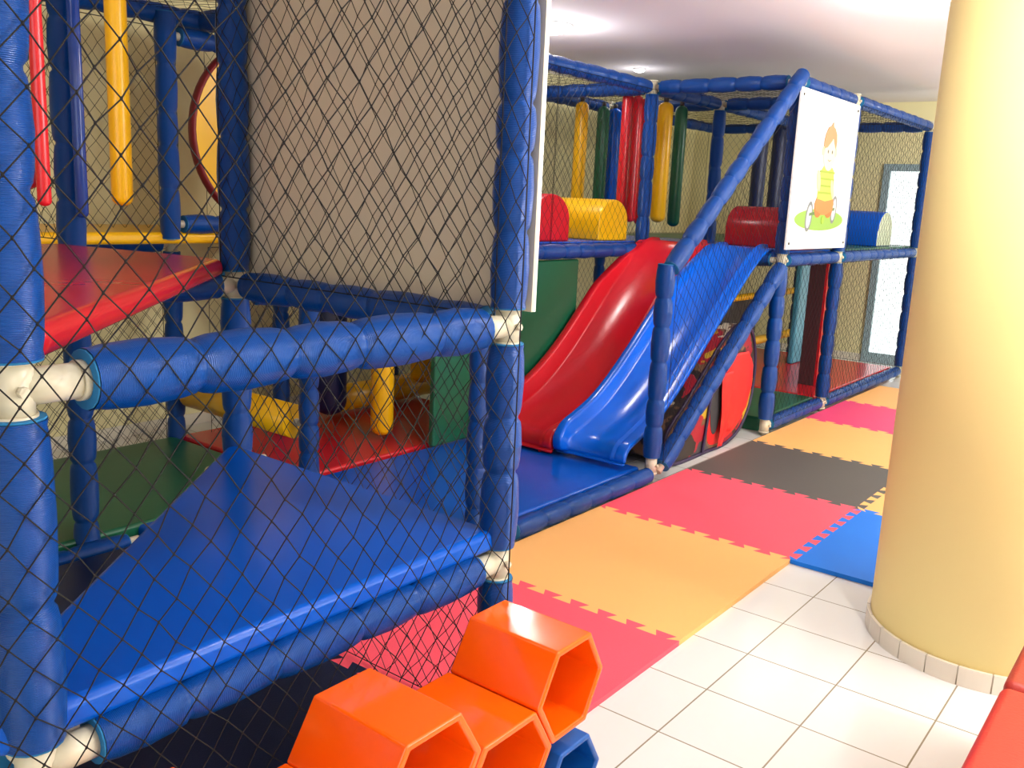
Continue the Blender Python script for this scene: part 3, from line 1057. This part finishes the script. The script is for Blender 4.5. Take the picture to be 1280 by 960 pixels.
def tooth_edge(a, b, n):
    """puzzle edge from a to b: dovetail teeth, n teeth on each side, as polyline without end point"""
    a = Vector(a); b = Vector(b)
    d = (b-a); L = d.length; d.normalize()
    nr = Vector((-d.y, d.x))
    p = L/n
    fl = p*0.09
    out = [a]
    for k in range(n):
        s0 = k*p
        out.append(a+d*(s0+0.25*p+fl)+nr*TD)
        out.append(a+d*(s0+0.25*p-fl)-nr*TD)
        out.append(a+d*(s0+0.75*p+fl)-nr*TD)
        out.append(a+d*(s0+0.75*p-fl)+nr*TD)
    return out


XB = [0.88, 1.83, 2.715, 3.735, 4.665, 5.585, 6.53, 7.42, 8.35]
YL, YR, YRR = 2.28, 1.30, 0.32


def mat_tile(x0, x1, y0, y1, edges, m, label):
    """edges: which of near(x0), far(x1), left(y1), right(y0) interlock"""
    poly = []
    N = 8
    # counter-clockwise: right edge (x0->x1 at y0), far edge (y0->y1 at x1), left edge (x1->x0 at y1), near edge (y1->y0 at x0)
    def seg(a, b, key, flip):
        if key in edges:
            if flip:
                e = tooth_edge(b, a, N)[1:]
                return [Vector(a)] + list(reversed(e))
            return tooth_edge(a, b, N)
        return [Vector(a)]
    poly += seg((x0, y0), (x1, y0), 'right', False)
    poly += seg((x1, y0), (x1, y1), 'far', False)
    poly += seg((x1, y1), (x0, y1), 'left', True)
    poly += seg((x0, y1), (x0, y0), 'near', True)
    mb = MB().prism([(p.x, p.y) for p in poly], lambda u, v, dd: (u, v, dd), 0.001, 0.020)
    o = mb.build('foam_mat', m)
    return recenter(tag(o, label, 'floor mat', 'interlocking foam floor mats'))


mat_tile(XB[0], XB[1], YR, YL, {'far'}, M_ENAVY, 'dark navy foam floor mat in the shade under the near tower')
mat_tile(XB[1], XB[2], YR, YL, {'near', 'far'}, M_ERED, 'nearest red foam mat, beside the orange honeycomb blocks')
mat_tile(XB[2], XB[3], YR, YL, {'near', 'far'}, M_EORANGE, 'large light orange foam mat between the two red ones')
mat_tile(XB[3], XB[4], YR, YL, {'near', 'far', 'right'}, M_ERED, 'red foam mat between the orange and charcoal mats, left of the blue one')
mat_tile(XB[4], XB[5], YR, YL, {'near', 'far', 'right'}, M_EBLACK, 'charcoal foam floor mat')
mat_tile(XB[5], XB[6], YR, YL, {'near', 'far'}, M_EORANGE, 'orange foam mat just beyond the charcoal one')
mat_tile(XB[6], XB[7], YR, YL, {'near', 'far'}, M_EPINK, 'magenta foam mat between two orange ones, beside the far tower')
mat_tile(XB[7], XB[8], YR, YL, {'near'}, M_EORANGE, 'farthest orange foam mat, beyond the magenta one')
mat_tile(XB[3], XB[4], YRR, YR, {'left', 'far'}, M_EBLUE, 'bright blue foam mat touching the round pillar')
mat_tile(XB[4], XB[5], YRR, YR, {'left', 'near'}, M_EORANGE, 'orange foam mat mostly hidden behind the pillar, beyond the blue one')


# ------------------------------------------------------------------ HONEYCOMB BLOCKS
def hexes(name, cells, ya, yb, wall, m, label, group):
    mb = MB()
    for (cx, cz, ht, hw, h) in cells:
        outer = [(cx+hw, cz), (cx+ht, cz+h/2), (cx-ht, cz+h/2), (cx-hw, cz), (cx-ht, cz-h/2), (cx+ht, cz-h/2)]
        k = 1-wall/(h/2)
        inner = [(cx+(x-cx)*k, cz+(z-cz)*k) for x, z in outer]
        vs = [(x, ya, z) for x, z in outer]+[(x, ya, z) for x, z in inner]+[(x, yb, z) for x, z in outer]+[(x, yb, z) for x, z in inner]
        fs = []
        for i in range(6):
            j = (i+1) % 6
            fs.append((j, i, 6+i, 6+j))                 # front rim
            fs.append((12+i, 12+j, 18+j, 18+i))         # back rim
            fs.append((i, j, 12+j, 12+i))               # outside
            fs.append((6+j, 6+i, 18+i, 18+j))           # inside
        mb.add(vs, fs)
    o = mb.build(name, m)
    bevel(o, 0.006, 3, 25)
    return recenter(tag(o, label, 'play block', group))


H = 0.238
hexes('honeycomb_block', [(1.700, 0.357, 0.0705, 0.139, H), (1.4635, 0.238, 0.093, 0.1655, H), (1.212, 0.357, 0.079, 0.151, H), (0.976, 0.238, 0.0855, 0.1565, H), (0.740, 0.357, 0.0705, 0.151, H)],
      1.08, 1.352, 0.017, M_ORANGE, 'bright orange honeycomb play block of joined hexagonal tubes', 'honeycomb play blocks')
hexes('honeycomb_block', [(1.725, 0.0985, 0.061, 0.120, 0.197)], 1.075, 1.33, 0.015, M_TOYBLUE, 'blue honeycomb play block peeking out under the orange one', 'honeycomb play blocks')
hexes('honeycomb_block', [(0.740, 0.119, 0.0705, 0.139, H)], 1.06, 1.34, 0.015, M_TOYBLUE, 'hidden blue honeycomb block carrying the far left end of the orange one', 'honeycomb play blocks')
hexes('honeycomb_block', [(1.212, 0.119, 0.0705, 0.139, H)], 1.06, 1.34, 0.015, M_TOYBLUE, 'hidden blue honeycomb block carrying the middle of the orange one', 'honeycomb play blocks')

# ------------------------------------------------------------------ RED SEATS
def seat(loc, x0, x1, y0, y1, ztop, m, label):
    t = thing('padded_seat', label, 'seat', loc, 'red padded seats in a row')
    rbox('cushion', (x0, y0, ztop-0.12), (x1, y1, ztop), m, 0.022, t, seg=5)
    rbox('base', (x0+0.015, y0+0.015, 0.03), (x1-0.015, y1-0.015, ztop-0.12), m, 0.01, t)
    for (x, y) in ((x0+0.06, y0+0.06), (x1-0.06, y0+0.06), (x0+0.06, y1-0.06), (x1-0.06, y1-0.06)):
        MB().tube((x, y, 0), (x, y, 0.03), 0.02, 12).build('foot', M_SCREW, t)
    return t


seat((1.95, 0.0, 0), 1.72, 2.262, -0.25, 0.262, 0.45, M_BENCH, 'red padded seat at the lower right corner, nearest of the row')
seat((2.54, 0.0, 0), 2.275, 2.82, -0.25, 0.262, 0.45, M_BENCH2, 'second red padded seat, just in front of the round pillar')
